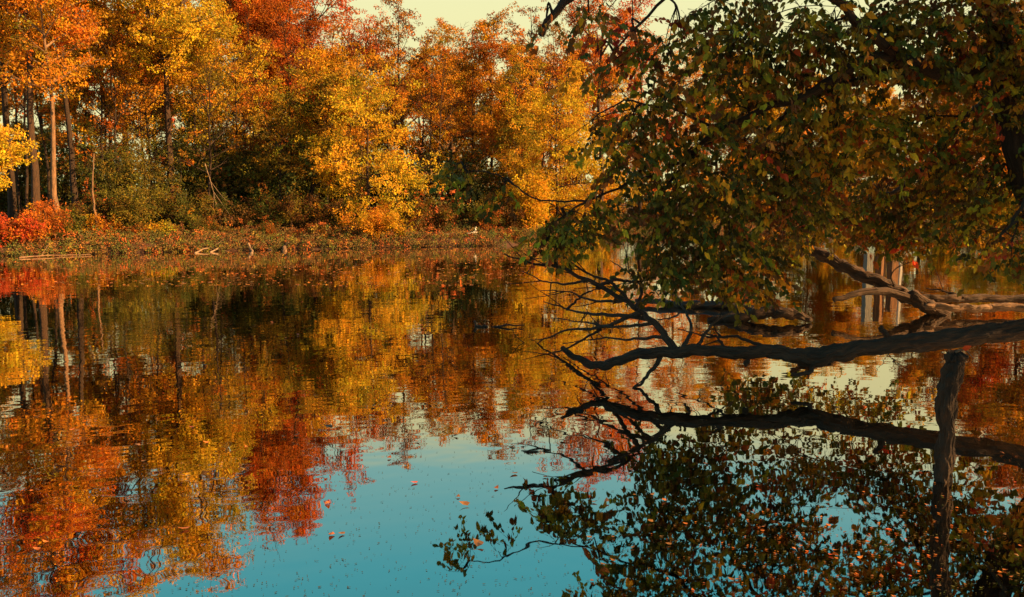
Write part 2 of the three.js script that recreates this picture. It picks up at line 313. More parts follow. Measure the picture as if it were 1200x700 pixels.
const main = [
  { px: 14, d: 46, top: -150, pal: P.orangeGold, r: 3.8, cb: 0.42, bark: M.barkDark, fine: 1, label: 'tall orange and gold tree with slim dark trunk beside the yellow sapling' },
  { px: 41, d: 43, top: -190, pal: P.orangeRed, r: 4.2, cb: 0.45, tr: 0.2, bark: M.barkMid, fine: 1, label: 'tall orange red tree with thick straight brown trunk on the bank' },
  { px: 70, d: 41, top: -60, pal: P.orangeGold, r: 2.6, cb: 0.5, tr: 0.15, lean: [-0.03, 0], bark: M.barkPale, fine: 1, label: 'slender tree with sunlit pale trunk rising behind the red bush' },
  { px: 92, d: 45, top: -120, pal: P.orangeGold, r: 3.6, cb: 0.45, tr: 0.17, lean: [-0.05, 0], bark: M.barkDark, fine: 1, label: 'golden tree with dark trunk leaning toward the sunlit slender tree' },
  { px: 150, d: 55, top: -120, pal: P.orangeRed, r: 4.6, cb: 0.35, bark: M.barkDark, label: 'bushy red orange tree behind the dark green shrubs' },
  { px: 128, d: 50, top: 60, pal: P.orangeGold, r: 3.2, cb: 0.35, label: 'shorter golden tree in front of the red orange one' },
  { px: 199, d: 49, top: -135, pal: P.yellowOlive, r: 5.4, cb: 0.42, fork: 0.5, leaders: 3, limbs: 26, tr: 0.22, lean: [0.05, 0], bark: M.barkMid, fine: 1, per: 4.5, label: 'tall yellow green tree with thick dark trunk forking into three' },
  { px: 262, d: 58, top: 10, pal: P.yellowOlive, r: 3.8, cb: 0.3, per: 4.5, label: 'yellow green tree with airy crown next to the forked trunk' },
  { px: 350, d: 68, top: -50, pal: P.red, r: 7.6, cb: 0.4, fork: 0.42, leaders: 4, limbs: 46, per: 5.4, bark: M.barkDark, label: 'red domed tree towering behind the golden ones' },
  { px: 352, d: 52, top: 90, pal: P.goldOlive, r: 3.4, cb: 0.3, lean: [0.34, 0], tr: 0.17, bark: M.barkDark, fine: 1, per: 5, label: 'olive gold tree leaning far over with a dark slanting trunk' },
  { px: 398, d: 62, top: 85, pal: P.orangeGold, r: 3.8, cb: 0.25, label: 'amber tree behind the leaning trunk' },
  { px: 432, d: 49, top: 95, pal: P.yellow, r: 3.3, cb: 0.18, droop: 1, label: 'bright yellow tree hanging over the orange waterside bush' },
  { px: 470, d: 66, top: 2, pal: P.brownGold, r: 3.6, cb: 0.22, label: 'rust and amber tree below the open sky' },
  { px: 528, d: 70, top: 18, pal: P.orangeGold, r: 3.6, cb: 0.2, per: 4.5, label: 'orange gold tree with twiggy top below the open sky' },
  { px: 575, d: 63, top: 22, pal: P.brownGold, r: 3.4, cb: 0.2, per: 6, tr: 0.13, bark: M.barkDark, fine: 1, label: 'thin brown gold tree with half bare twigs and upright stems' },
  { px: 622, d: 74, top: -2, pal: P.brownGold, r: 3.2, cb: 0.3, label: 'brown gold tree with narrow pointed top' },
  { px: 652, d: 60, top: 98, pal: P.yellow, r: 4.2, cb: 0.14, limbs: 24, droop: 1, label: 'broad glowing yellow tree leaning out behind the hanging leaves' },
  { px: 612, d: 58, top: 150, pal: P.goldOlive, r: 2.8, cb: 0.15, label: 'low olive gold tree beside the broad yellow one' },
  { px: 702, d: 72, top: -45, pal: P.redOrange, r: 4.2, cb: 0.4, per: 4.2, bark: M.barkMid, fine: 1, label: 'tall scarlet and orange tree with open crown above the yellow ones' },
  { px: 715, d: 76, top: 62, pal: P.gold, r: 4, cb: 0.12, limbs: 22, label: 'round golden tree below the scarlet crown' },
  { px: 750, d: 84, top: 45, pal: P.orangeRed, r: 4.6, cb: 0.15, limbs: 22, label: 'orange red tree between the golden and amber ones on the far shore' },
  { px: 790, d: 90, top: 52, pal: P.orangeGold, r: 5, cb: 0.15, limbs: 22, label: 'amber tree on the far shore behind the near hanging foliage' },
];
for (const o of main) tree(o);
for (const [px, d, top, pal] of [[838, 104, 62, P.orangeGold], [870, 106, 88, P.orangeGold], [905, 104, 104, P.gold], [948, 110, 98, P.gold], [985, 106, 106, P.orangeGold], [1030, 112, 92, P.gold], [1078, 104, 70, P.orangeGold]])
  tree({ px, d, top, pal, r: 5, cb: 0.1, limbs: 20, per: 6.5, ls: 1.35, label: 'golden tree lining the far shore beyond the snag', group: 'golden trees on the far shore' });
for (const [px, d, top, pal] of [[1118, 80, 60, P.brownGold], [1160, 68, 10, P.brownGold], [1200, 62, -30, P.orangeRed], [1240, 56, -40, P.brownGold]])
  tree({ px, d, top, pal, r: 4.4, cb: 0.1, limbs: 26, per: 6, label: 'rust and amber tree on the side bank behind the near trunk', group: 'rust trees on the side bank' });
for (const [px, d, top, pal] of [[24, 50, -60, P.orangeRed], [58, 48, -30, P.orangeGold], [120, 49, -40, P.orangeRed], [172, 54, -20, P.orangeGold], [235, 52, 20, P.yellowOlive], [258, 50, 40, P.goldOlive], [296, 55, 85, P.orangeGold], [326, 50, 110, P.goldOlive], [362, 58, 92, P.orangeRed], [382, 53, 85, P.brownGold], [410, 60, 20, P.orangeGold], [452, 57, 60, P.brownGold], [500, 60, 28, P.orangeGold], [548, 62, 38, P.brownGold], [596, 64, 30, P.orangeGold], [606, 60, 55, P.goldOlive], [640, 66, 22, P.brownGold], [672, 66, 40, P.orangeGold]])
  tree({ px, d, top, pal, name: 'slender_tree', r: 2.1, cb: 0.4, tr: 0.085, per: 2.4, limbs: 16, lean: [Math.sin(px * 1.7) * 0.05, 0], bark: M.barkDark, label: 'slender dark stemmed tree with thin ' + (pal === P.orangeRed ? 'orange red' : pal === P.orangeGold ? 'amber gold' : pal === P.brownGold ? 'rusty brown' : 'olive yellow') + ' crown at the wood edge', group: 'slender trees at the wood edge' });
for (const [px, d, top] of [[33, 47, 10], [104, 52, 0], [142, 47, 40], [182, 50, 30], [222, 55, -10], [246, 48, 70], [284, 51, 55], [316, 57, 5], [340, 53, 60], [376, 60, 8], [405, 55, 48], [424, 62, 12], [490, 63, 28], [512, 58, 62], [562, 66, 18], [634, 62, 40], [660, 70, 10]])
  tree({ px, d, top, pal: P.brownGold, name: 'bare_tree', r: 2.4, cb: 0.3, tr: 0.09, per: 0.5, limbs: 22, subs: 3.4, lean: [Math.sin(px * 2.3) * 0.09, 0], bark: M.barkDark, label: 'nearly bare dark twiggy tree among the leafy crowns', group: 'nearly bare trees in the wood' });
{
  const r = Rng(99), pals = [P.orangeGold, P.brownGold, P.goldOlive, P.gold, P.orangeRed];
  for (let k = 0; k < 20; k++) {                                           // the wood going on behind
    const px = -60 + k * 39 + (r() - 0.5) * 30, d = 78 + r() * 18, gap = px > 440 && px < 640;
    const top = gap ? 45 + r() * 30 : px < 300 ? -40 + r() * 90 : 30 + r() * 60;
    tree({ px, d, top, pal: pals[Math.floor(r() * 5)], r: 4, cb: 0.2, limbs: 13, per: 6, ls: 1.5, back: 1, bark: M.barkDark, label: 'autumn tree deep in the wood behind the front row', group: 'trees deep in the wood' });
  }
}

// ---------------------------------------------------------------- shrubs
function shrub(o) {
  const r = Rng(o.seed ?? treeSeed++ * 17 + 3), x = across(o.px, o.d), z = -o.d, gy = groundY(x, z), g = thing(o.name || 'shrub', V(x, gy - 0.05, z), o.label, 'shrub', o.group);
  const T = new Tubes(), items = [[], []];
  for (let k = 0; k < (o.stems || 9); k++) {
    const a = r() * 6.28, sp = 0.25 + r() * 0.75, dir = V(Math.cos(a) * sp * o.w / o.h, 1, Math.sin(a) * sp * o.w / o.h), pts = bend(r, V((r() - 0.5) * 0.3, 0, (r() - 0.5) * 0.3), dir, o.h * (0.75 + 0.4 * r()), 5, -0.25, 0.25);
    T.add(pts, taper(6, 0.022, 0.006), 5);
    const hue = pick(r, o.pal);
    for (let c = 0; c < (o.per || 16); c++) { const t = 0.25 + 0.8 * r(), p = along(pts, t).p.add(V(gauss(r), gauss(r) * 0.8, gauss(r)).multiplyScalar(0.2 * o.h * 0.5 + 0.08)); p.y = Math.max(0.05, p.y); items[c & 1].push([p, [r() * 6.28, r() * 6.28, r() * 6.28], (o.ls || 0.7) * (0.6 + 0.6 * r()), jit(r, hue, 0.25)]); }
  }
  mesh('stem', T.geo(), M.barkMid, g); items.forEach((l, k) => scatter('foliage', CLUMPS[k], leafMat, l, g)); return g;
}
tree({ px: -16, d: 36.6, top: 156, name: 'yellow_sapling', pal: P.yellow, r: 1.7, cb: 0.5, limbs: 16, per: 7, ls: 0.8, tr: 0.06, label: 'bright yellow sapling standing over the red bushes at the water' });
shrub({ px: 5, d: 37.2, h: 1.5, w: 1.3, pal: { red: 3, orange: 3, rust: 3, brown: 1 }, per: 14, name: 'red_bush', label: 'low rusty red bush at the water beneath the yellow sapling' });
shrub({ px: 27, d: 38, h: 1.3, w: 1.0, pal: { red: 2, orange: 3, rust: 3 }, per: 12, name: 'red_bush', label: 'small scarlet bush next to the rusty red one at the water' });
shrub({ px: 58, d: 39.6, h: 1.9, w: 1.0, pal: { red: 1, orange: 3, rust: 2, amber: 1 }, per: 12, name: 'red_bush', label: 'orange red bush at the foot of the sunlit slender trunk' });
shrub({ px: 85, d: 40.6, h: 1.4, w: 1.2, pal: P.darkOlive, label: 'drab olive bush between the red bush and the pale dead stem' });
shrub({ px: 120, d: 41.3, h: 1.1, w: 1.2, pal: P.brownGold, label: 'rusty low bush at the foot of the pale dead stem' });
shrub({ px: 150, d: 43, h: 2.8, w: 1.8, pal: P.dark, per: 26, label: 'rounded dark green shrub near the waterside driftwood' });
shrub({ px: 128, d: 46, h: 4.6, w: 1.8, pal: P.dark, per: 30, stems: 12, label: 'tall dark green shrub under the golden crowns' });
shrub({ px: 172, d: 47, h: 5.0, w: 2.0, pal: P.darkOlive, per: 30, stems: 12, label: 'tall olive green shrub beside the thick forked trunk' });
shrub({ px: 185, d: 43.2, h: 0.9, w: 1.4, pal: P.goldOlive, label: 'low yellowish weeds below the forked trunk' });
shrub({ px: 222, d: 45, h: 1.6, w: 1.2, pal: P.darkOlive, label: 'olive bush to the sunny side of the forked trunk' });
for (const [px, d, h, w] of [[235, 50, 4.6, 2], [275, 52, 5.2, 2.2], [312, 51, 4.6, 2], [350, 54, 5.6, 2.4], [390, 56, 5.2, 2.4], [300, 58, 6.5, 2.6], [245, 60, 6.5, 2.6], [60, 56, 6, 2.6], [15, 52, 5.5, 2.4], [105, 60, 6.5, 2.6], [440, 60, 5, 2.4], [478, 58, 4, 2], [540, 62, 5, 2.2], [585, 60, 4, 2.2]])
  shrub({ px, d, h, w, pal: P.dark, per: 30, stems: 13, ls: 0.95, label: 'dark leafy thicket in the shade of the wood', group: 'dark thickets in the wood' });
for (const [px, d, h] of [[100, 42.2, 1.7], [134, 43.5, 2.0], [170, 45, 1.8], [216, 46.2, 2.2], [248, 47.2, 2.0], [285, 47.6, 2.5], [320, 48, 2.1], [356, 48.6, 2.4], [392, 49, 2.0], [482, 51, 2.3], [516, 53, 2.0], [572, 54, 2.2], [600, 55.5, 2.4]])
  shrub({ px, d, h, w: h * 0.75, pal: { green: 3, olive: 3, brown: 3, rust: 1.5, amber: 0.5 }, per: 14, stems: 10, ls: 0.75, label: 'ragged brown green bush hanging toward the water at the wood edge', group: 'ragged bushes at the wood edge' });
shrub({ px: 436, d: 46.4, h: 2.0, w: 1.7, pal: { orange: 3, amber: 4, gold: 2 }, per: 28, stems: 12, name: 'orange_bush', label: 'glowing orange bush drooping at the water under the yellow tree' });
shrub({ px: 463, d: 46.8, h: 0.9, w: 0.8, pal: P.yellowOlive, per: 14, label: 'small yellow green plant beside the orange bush' });
for (const [px, d] of [[18, 37.4], [44, 38.8], [75, 39.8], [100, 40.4], [138, 42], [160, 42.4], [30, 38.4], [205, 43.5], [240, 44], [262, 44.4], [310, 44.8], [345, 45.2], [372, 45.4], [400, 45.8], [600, 50.8], [645, 55]])
  shrub({ px, d, h: 0.7 + 0.3 * Math.sin(px), w: 0.9, pal: { olive: 3, brown: 3, rust: 2, green: 2 }, per: 9, ls: 0.5, label: 'low brownish weeds along the water line', group: 'weeds along the water line' });
for (const [px, d, h] of [[620, 56, 3.5], [665, 66, 3.5], [700, 74, 4], [760, 90, 4.5], [830, 100, 5], [890, 101, 4], [935, 103, 3.4], [985, 102, 4.5], [1040, 103, 5], [1110, 80, 4.5], [1160, 60, 3.8], [1210, 53, 3.6]])
  shrub({ px, d, h, w: h * 0.5, pal: P.gold, per: 28, stems: 12, ls: 1, label: 'golden undergrowth at the foot of the far trees', group: 'golden undergrowth on the far shore' });
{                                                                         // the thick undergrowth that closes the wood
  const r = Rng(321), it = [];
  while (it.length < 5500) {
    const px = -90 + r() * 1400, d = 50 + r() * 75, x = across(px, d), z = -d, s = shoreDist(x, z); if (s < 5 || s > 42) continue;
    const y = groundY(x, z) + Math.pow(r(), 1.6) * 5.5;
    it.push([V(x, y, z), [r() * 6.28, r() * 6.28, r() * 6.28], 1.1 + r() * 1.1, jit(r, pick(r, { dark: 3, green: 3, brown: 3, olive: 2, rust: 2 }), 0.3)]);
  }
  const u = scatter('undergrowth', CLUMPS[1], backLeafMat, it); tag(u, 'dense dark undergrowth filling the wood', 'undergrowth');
}
{                                                                         // low ground cover on the bank
  const r = Rng(777), it = []; let patch = 0;
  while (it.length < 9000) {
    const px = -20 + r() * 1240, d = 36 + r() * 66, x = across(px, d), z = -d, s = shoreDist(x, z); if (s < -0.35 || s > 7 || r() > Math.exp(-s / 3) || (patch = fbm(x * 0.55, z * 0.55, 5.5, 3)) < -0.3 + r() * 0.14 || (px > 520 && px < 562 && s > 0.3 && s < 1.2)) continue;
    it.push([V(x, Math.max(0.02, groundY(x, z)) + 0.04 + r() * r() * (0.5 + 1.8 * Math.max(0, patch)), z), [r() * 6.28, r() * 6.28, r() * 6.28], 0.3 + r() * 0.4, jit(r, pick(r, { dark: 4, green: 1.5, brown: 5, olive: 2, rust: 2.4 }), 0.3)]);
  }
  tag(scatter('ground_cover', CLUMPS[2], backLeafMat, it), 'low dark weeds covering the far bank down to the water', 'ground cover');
}
function flatLeaf(seed, len) { const r = Rng(seed), f = new Faces(); leafShape(f, V(-len / 2, 0.004, 0), V(1, 0, 0), V(0, 0, 1), len, len * 0.7, [1, 1, 1], 6); return f.geo(); }
const FLAT = flatLeaf(3, 0.13);
{
  const r = Rng(654), it = [];
  while (it.length < 9000) {
    const px = -20 + r() * 1240, d = 36 + r() * 66, x = across(px, d), z = -d, s = shoreDist(x, z); if (s < 0.4 || s > 9) continue;
    it.push([V(x, groundY(x, z) + 0.02, z), [(r() - 0.5) * 0.9, r() * 6.28, (r() - 0.5) * 0.9], 0.9 + r() * 0.9, jit(r, pick(r, { rust: 4, orange: 3, amber: 2, brown: 3, red: 1 }), 0.3)]);
  }
  tag(scatter('fallen_leaves', FLAT, leafMat, it), 'rust coloured fallen leaves littering the far bank', 'leaf litter');
}

// ---------------------------------------------------------------- dead wood along the far bank
function stick(name, pts, r0, r1, mat, label, category, group, twigs) {
  const base = pts[0].clone(), g = thing(name, base, label, category, group), loc = pts.map((p) => p.clone().sub(base));
  const n = Math.max(8, pts.length * 4), sp = wob(spline(loc, n), 0.03, 0.5, base.x);
  mesh('trunk', new Tubes().add(sp, taper(n + 1, r0, r1), 8, { rough: 0.35 }).geo(), mat, g);
  for (const [t, tw, rr] of twigs || []) { const a = along(sp, t).p; const q = [a, ...tw.map((p) => p.clone().sub(base))]; const s2 = wob(spline(q, 8), 0.02, 0.7, t * 9); mesh('branch', new Tubes().add(s2, taper(9, rr, rr * 0.3), 6, { rough: 0.2 }).geo(), mat, g); }
  return g;
}
const bankAt = (px, d, up = 0) => { const x = across(px, d); return V(x, Math.max(0, groundY(x, -d)) + up, -d); };
stick('drift_log', [onWater(22, 303).add(V(0, 0.03, 0)), onWater(60, 301).add(V(0, 0.05, 0)), onWater(106, 299.5).add(V(0, 0.04, 0))], 0.03, 0.018, M.barkPale, 'long pale drift log lying at the water before the red bushes', 'driftwood', null, [[0.35, [at(56, 285, 37.5), at(48, 290, 37.8)], 0.02], [0.1, [at(20, 295, 36.4)], 0.02], [0.85, [at(91, 292, 38)], 0.02]]);
stick('dead_tree', [bankAt(112, 41), at(112, 258, 41), at(110, 242, 41), at(108, 215, 41.1), at(110, 180, 41.2)], 0.075, 0.03, M.barkPale, 'pale broken dead stem standing among the rusty bushes', 'dead tree');
stick('dead_branch', [at(240, 192, 47), at(247, 215, 46.6), at(252, 235, 46.4), at(258, 258, 46.2)], 0.03, 0.008, M.drift, 'pale dead branch hanging down with a fan of bare twigs', 'dead branch', null, [[0.3, [at(262, 232, 46.4), at(276, 242, 46.4)], 0.018], [0.5, [at(264, 245, 46.3), at(276, 262, 46.2)], 0.02], [0.55, [at(250, 245, 46.3), at(254, 260, 46.2)], 0.018], [0.7, [at(262, 252, 46.2), at(268, 262, 46)], 0.014]]);
stick('drift_branch', [onWater(246, 296), at(270, 285, 42.5), at(290, 281, 42.8), at(303, 288, 42.6), onWater(318, 294)], 0.04, 0.03, M.drift, 'pale drift branch arching out of the bank into the water', 'driftwood', null, [[0.1, [at(262, 291, 42.2), at(252, 284, 42.2)], 0.02], [0.3, [at(262, 278, 42.4)], 0.02], [0.6, [at(284, 292, 42), at(276, 300, 41.5)], 0.018]]);
stick('drift_branch', [onWater(228, 297), at(245, 291, 41), onWater(268, 294.5)], 0.045, 0.025, M.drift, 'short pale drift branch with side twigs beside the arching one', 'driftwood', null, [[0.3, [at(238, 289, 41.2)], 0.02], [0.6, [at(262, 280, 41.4)], 0.018]]);
stick('small_stump', [onWater(294, 298), at(294, 292, 41.6), at(290, 285, 41.6)], 0.085, 0.06, M.drift, 'short pale forked stump standing at the water line', 'stump', null, [[0.5, [at(298, 286, 41.6)], 0.04]]);
stick('small_stump', [onWater(333, 294.5), at(334, 289, 42.5), at(338, 284, 42.6)], 0.13, 0.06, M.barkPale, 'squat orange brown stump by the pale drift branches', 'stump', null, [[0.6, [at(336, 281, 42.6)], 0.02]]);
stick('leaning_pole', [bankAt(212, 46), at(216, 255, 46), at(219, 243, 46)], 0.03, 0.015, M.drift, 'thin pale pole leaning near the forked trunk', 'dead branch');
stick('leaning_pole', [bankAt(198, 48), at(203, 240, 47.6), at(212, 205, 47.8)], 0.07, 0.03, M.barkMid, 'brown dead stem leaning against the forked trunk', 'dead branch');
stick('drift_log', [onWater(505, 288.2).add(V(0, 0.03, 0)), onWater(530, 287.5).add(V(0, 0.05, 0)), onWater(548, 286.8).add(V(0, 0.03, 0))], 0.06, 0.04, M.drift, 'pale drift log on the mud flat below the white bird', 'driftwood', null, [[0.7, [at(540, 281, 49)], 0.03]]);
stick('drift_log', [bankAt(520, 50, 0.1), bankAt(531, 50.4, 0.16)], 0.09, 0.06, M.drift, 'short pale log stub on the bank behind the mud flat', 'driftwood');

// the white bird: one continuous body from tail to head, drawn along its spine
{
  const base = bankAt(553, 50.6), g = thing('goose', base, 'white long necked bird resting on the far bank', 'bird'), s = 1;
  const sp = spline([V(-0.34, 0.20, 0), V(-0.24, 0.19, 0), V(-0.1, 0.17, 0), V(0.06, 0.17, 0), V(0.17, 0.21, 0), V(0.23, 0.31, 0), V(0.22, 0.42, 0), V(0.20, 0.50, 0), V(0.235, 0.555, 0), V(0.28, 0.56, 0)], 36);
  const prof = [[0, 0.012], [0.12, 0.06], [0.28, 0.13], [0.42, 0.15], [0.54, 0.115], [0.62, 0.065], [0.7, 0.04], [0.84, 0.034], [0.9, 0.045], [0.96, 0.05], [1, 0.02]];
  const rad = sp.map((_, i) => { const t = i / 36; let k = 0; while (k < prof.length - 2 && t > prof[k + 1][0]) k++; return lerp(prof[k][1], prof[k + 1][1], (t - prof[k][0]) / (prof[k + 1][0] - prof[k][0])); });
  mesh('body', new Tubes().add(sp, rad, 12).geo(), new THREE.MeshStandardMaterial({ color: new THREE.Color().setRGB(0.8, 0.76, 0.68), roughness: 0.9 }), g);
  const bill = new THREE.ConeGeometry(0.022, 0.09, 8); bill.rotateZ(-Math.PI / 2 - 0.2); bill.translate(0.335, 0.55, 0);
  const om = new THREE.MeshStandardMaterial({ color: new THREE.Color().setRGB(0.6, 0.22, 0.02), roughness: 0.6 });
  mesh('bill', bill, om, g);
  for (const q of [-1, 1]) mesh('leg', new Tubes().add([V(0.02, 0.06, q * 0.06), V(0.02, 0.0, q * 0.06), V(0.07, -0.02, q * 0.06)], [0.014, 0.012, 0.016], 6).geo(), om, g);
  for (const q of [-1, 1]) { const w = new THREE.SphereGeometry(1, 14, 10); w.scale(0.2, 0.085, 0.03); w.rotateZ(-0.08); w.translate(-0.08, 0.19, q * 0.125); mesh('wing', w, new THREE.MeshStandardMaterial({ color: new THREE.Color().setRGB(0.74, 0.70, 0.62), roughness: 0.95 }), g); }
  g.rotation.y = 0.15;
}

// ---------------------------------------------------------------- old posts and dead wood out in the water
const roughPost = (w, h, dpt, seed) => { const g = new THREE.BoxGeometry(w, h, dpt, 3, 10, 3), p = g.attributes.position; for (let i = 0; i < p.count; i++) { const x = p.getX(i), y = p.getY(i), z = p.getZ(i); p.setXYZ(i, x + noise.noise(x * 9, y * 4, seed) * 0.018, y + (y > h * 0.45 ? noise.noise(x * 20, z * 20, seed) * 0.05 : 0), z + noise.noise(z * 9, y * 4, seed + 5) * 0.018); } g.translate(0, h / 2, 0); g.computeVertexNormals(); return g; };
{
  const conc = new THREE.MeshStandardMaterial({ color: new THREE.Color().setRGB(0.15, 0.15, 0.145), roughness: 0.9, map: grain, bumpMap: grain, bumpScale: 0.01 }), wood = bark(0.17, 0.075, 0.026, 0.01), white = new THREE.MeshStandardMaterial({ color: new THREE.Color().setRGB(0.5, 0.46, 0.4), roughness: 0.8, map: grain });
  const post = (px, d, top, w, dp, mat, seed, label, turn) => { const p = at(px, HORIZON + 30, d), h = topOf(top, d) + 0.9; const m = mesh('old_post', roughPost(w, h, dp, seed), mat); m.position.set(p.x, -0.9, -d); m.rotation.y = turn; return tag(m, label, 'post', 'old posts standing in the water'); };
  post(1019, 20, 297, 0.17, 0.15, conc, 1, 'grey concrete post standing in the water behind the snag', 0.2);
  post(1033, 20.3, 296, 0.2, 0.17, wood, 2, 'square yellow brown wooden post next to the grey one', 0.65);
  post(1048, 20.6, 306, 0.2, 0.18, wood, 3, 'lower brown wooden post between the square one and the white one', 0.3);
  post(1057, 20.2, 292, 0.05, 0.06, white, 4, 'thin white painted post at the end of the row', 0.1);
}
function log(name, spec, mat, label, category, branches) {                // spec: [px, py, d, radius]
  const pts = spec.map(([a, b, d]) => at(a, b, d)), base = pts[0].clone(), g = thing(name, base, label, category), n = spec.length * 12;
  const sp = wob(spline(pts.map((p) => p.clone().sub(base)), n), 0.04, 0.18, spec[0][0] * 0.1);
  const rad = sp.map((_, i) => { const t = i / n * (spec.length - 1), k = Math.min(spec.length - 2, Math.floor(t)); return lerp(spec[k][3], spec[k + 1][3], t - k) * (1 + 0.12 * noise.noise(i * 0.7, 3.1, spec[0][0])); });
  mesh('trunk', new Tubes().add(sp, rad.map((q) => q * 0.86), 22, { rough: 0.7, freq: 5, groove: 0.45 }).geo(), mat, g);
  for (const [r0, r1, list, extra] of branches || []) {
    const q = list.map(([a, b, d]) => at(a, b, d).sub(base)), m = q.length * 5, s2 = wob(spline(q, m), 0.03, 0.5, list[0][0] * 0.13 + list[0][1]);
    const T = new Tubes().add(s2, taper(m + 1, r0, r1, 0.8), 8, { rough: 0.25 });
    const r = Rng(list[0][0] * 7 + list[0][1]);
    for (let k = 0; k < (extra || 0); k++) { const st = along(s2, 0.3 + 0.65 * r()), dd = st.d.clone().add(randDir(r).multiplyScalar(0.9)); const tw = bend(r, st.p, dd, 0.2 + r() * 0.35, 4, 0.1, 0.4); T.add(tw, taper(5, 0.008, 0.003), 5); }
    mesh('branch', T.geo(), mat, g);
  }
  return g;
}
log('fallen_tree', [[1290, 366, 8.0, 0.14], [1200, 385, 8.2, 0.12], [1100, 399, 8.3, 0.105], [1000, 408, 8.4, 0.098], [950, 418, 8.45, 0.1], [905, 413, 8.5, 0.082], [850, 413, 8.5, 0.07], [790, 412, 8.55, 0.068], [740, 417, 8.6, 0.058], [703, 429, 8.6, 0.052], [677, 421, 8.62, 0.04], [657, 406, 8.65, 0.028]], M.barkLog,
  'long dark fallen tree reaching over the water with bare forked branches', 'fallen tree', [
    [0.045, 0.008, [[792, 411, 8.55], [775, 388, 8.7], [758, 371, 8.8], [720, 345, 8.9], [680, 324, 9], [650, 312, 9.05], [620, 308, 9.1], [592, 298, 9.2]], 7],
    [0.02, 0.006, [[652, 313, 9.05], [650, 300, 9.0], [655, 288, 8.95], [648, 276, 8.9]], 2],
    [0.03, 0.007, [[762, 374, 8.8], [715, 369, 9.4], [675, 366, 10], [638, 354, 10.5]], 4],
    [0.018, 0.005, [[664, 363, 10.2], [680, 348, 10.3], [700, 338, 10.4], [720, 336, 10.5]], 2],
    [0.022, 0.006, [[740, 357, 8.85], [715, 330, 9.0], [690, 322, 9.2], [662, 302, 9.4], [625, 302, 9.7]], 4],
    [0.026, 0.008, [[700, 337, 8.95], [722, 328, 9.1], [745, 331, 9.4], [775, 322, 9.7]], 2],
    [0.03, 0.010, [[776, 413, 8.57], [768, 430, 8.55], [756, 443, 8.5], [748, 452, 8.45], [735, 462, 8.35]], 1],
    [0.03, 0.006, [[752, 366, 8.8], [700, 385, 10.2], [655, 390, 11.2], [612, 413, 11.5]], 4],
    [0.02, 0.005, [[705, 386, 10.2], [665, 408, 10.4], [625, 418, 10.6]], 2],
    [0.028, 0.006, [[800, 410, 8.55], [810, 385, 9.4], [800, 360, 10.4], [780, 342, 11]], 3],
    [0.021, 0.005, [[735, 352, 8.85], [700, 352, 9.3], [668, 344, 9.8], [632, 340, 10.2]], 3],
    [0.021, 0.005, [[690, 328, 9], [668, 333, 9.3], [640, 330, 9.6], [612, 318, 9.9]], 3],
    [0.022, 0.005, [[765, 379, 8.75], [720, 384, 9.6], [680, 378, 10.4], [645, 372, 11]], 4],
    [0.022, 0.005, [[745, 362, 8.8], [752, 340, 9.3], [740, 322, 9.8], [715, 306, 10.2]], 3],
    [0.022, 0.005, [[780, 395, 8.65], [740, 398, 9.4], [700, 396, 10.2], [660, 404, 10.8]], 3],
    [0.021, 0.005, [[815, 410, 8.5], [835, 380, 9.4], [862, 362, 10.4], [880, 350, 11]], 3],
    [0.021, 0.005, [[850, 409, 8.5], [840, 396, 8.6], [822, 388, 8.8]], 1],
    [0.03, 0.022, [[1040, 398, 8.35], [1036, 388, 8.35], [1030, 384, 8.35]], 0],
    [0.028, 0.02, [[880, 416, 8.5], [876, 425, 8.48], [872, 428, 8.47]], 0],
    [0.03, 0.02, [[955, 424, 8.45], [948, 436, 8.4], [930, 440, 8.38]], 0],
    [0.022, 0.006, [[900, 408, 8.5], [865, 396, 8.9], [830, 394, 9.4], [795, 386, 10]], 3],
  ]);
log('snag', [[921, 281, 15.6, 0.045], [940, 290, 15.6, 0.085], [965, 299, 15.5, 0.12], [1000, 318, 15.3, 0.125], [1030, 331, 15.1, 0.13], [1060, 345, 15, 0.14], [1086, 358, 14.8, 0.15], [1110, 372, 14.7, 0.13]], M.barkMid, 'broken snag slanting up out of the water before the posts', 'dead tree',
  [[0.05, 0.02, [[952, 293, 15.5], [952, 284, 15.5], [955, 281, 15.5]], 0], [0.09, 0.05, [[1072, 352, 14.9], [1035, 342, 14.8], [1008, 343, 14.6], [978, 352, 14.5]], 2], [0.02, 0.006, [[1050, 342, 15], [1045, 322, 14.9], [1070, 305, 14.8]], 3]]);
log('sunken_log', [[1068, 349, 15.2, 0.07], [1110, 350, 15.2, 0.085], [1150, 350, 15.3, 0.085], [1230, 351, 15.3, 0.09]], M.barkMid, 'straight log lying on the water behind the snag foot', 'log', [[0.03, 0.01, [[1130, 349, 15.2], [1110, 342, 15.3], [1085, 338, 15.5]], 2]]);
log('sunken_log', [[1085, 359, 14.3, 0.06], [1130, 361, 14.2, 0.075], [1170, 361, 14.2, 0.08], [1240, 362, 14.1, 0.085]], M.barkPale, 'paler log with sunlit upper side lying in front of the straight one', 'log');
log('sunken_log', [[830, 376, 13.9, 0.06], [862, 374, 13.8, 0.1], [890, 367, 13.8, 0.115], [925, 367, 13.7, 0.11], [950, 374, 13.6, 0.05]], M.barkLog, 'humped dark log floating below the hanging foliage', 'log');
log('sunken_log', [[745, 352, 16.5, 0.04], [790, 357, 16, 0.08], [840, 357, 15.8, 0.08], [885, 362, 15.6, 0.06]], M.barkWet, 'black half sunken log under the thickest hanging leaves', 'log', [[0.03, 0.01, [[800, 357, 16], [790, 345, 16.2], [770, 340, 16.4]], 2], [0.03, 0.01, [[840, 357, 15.8], [862, 345, 15.9], [870, 330, 16]], 2]]);
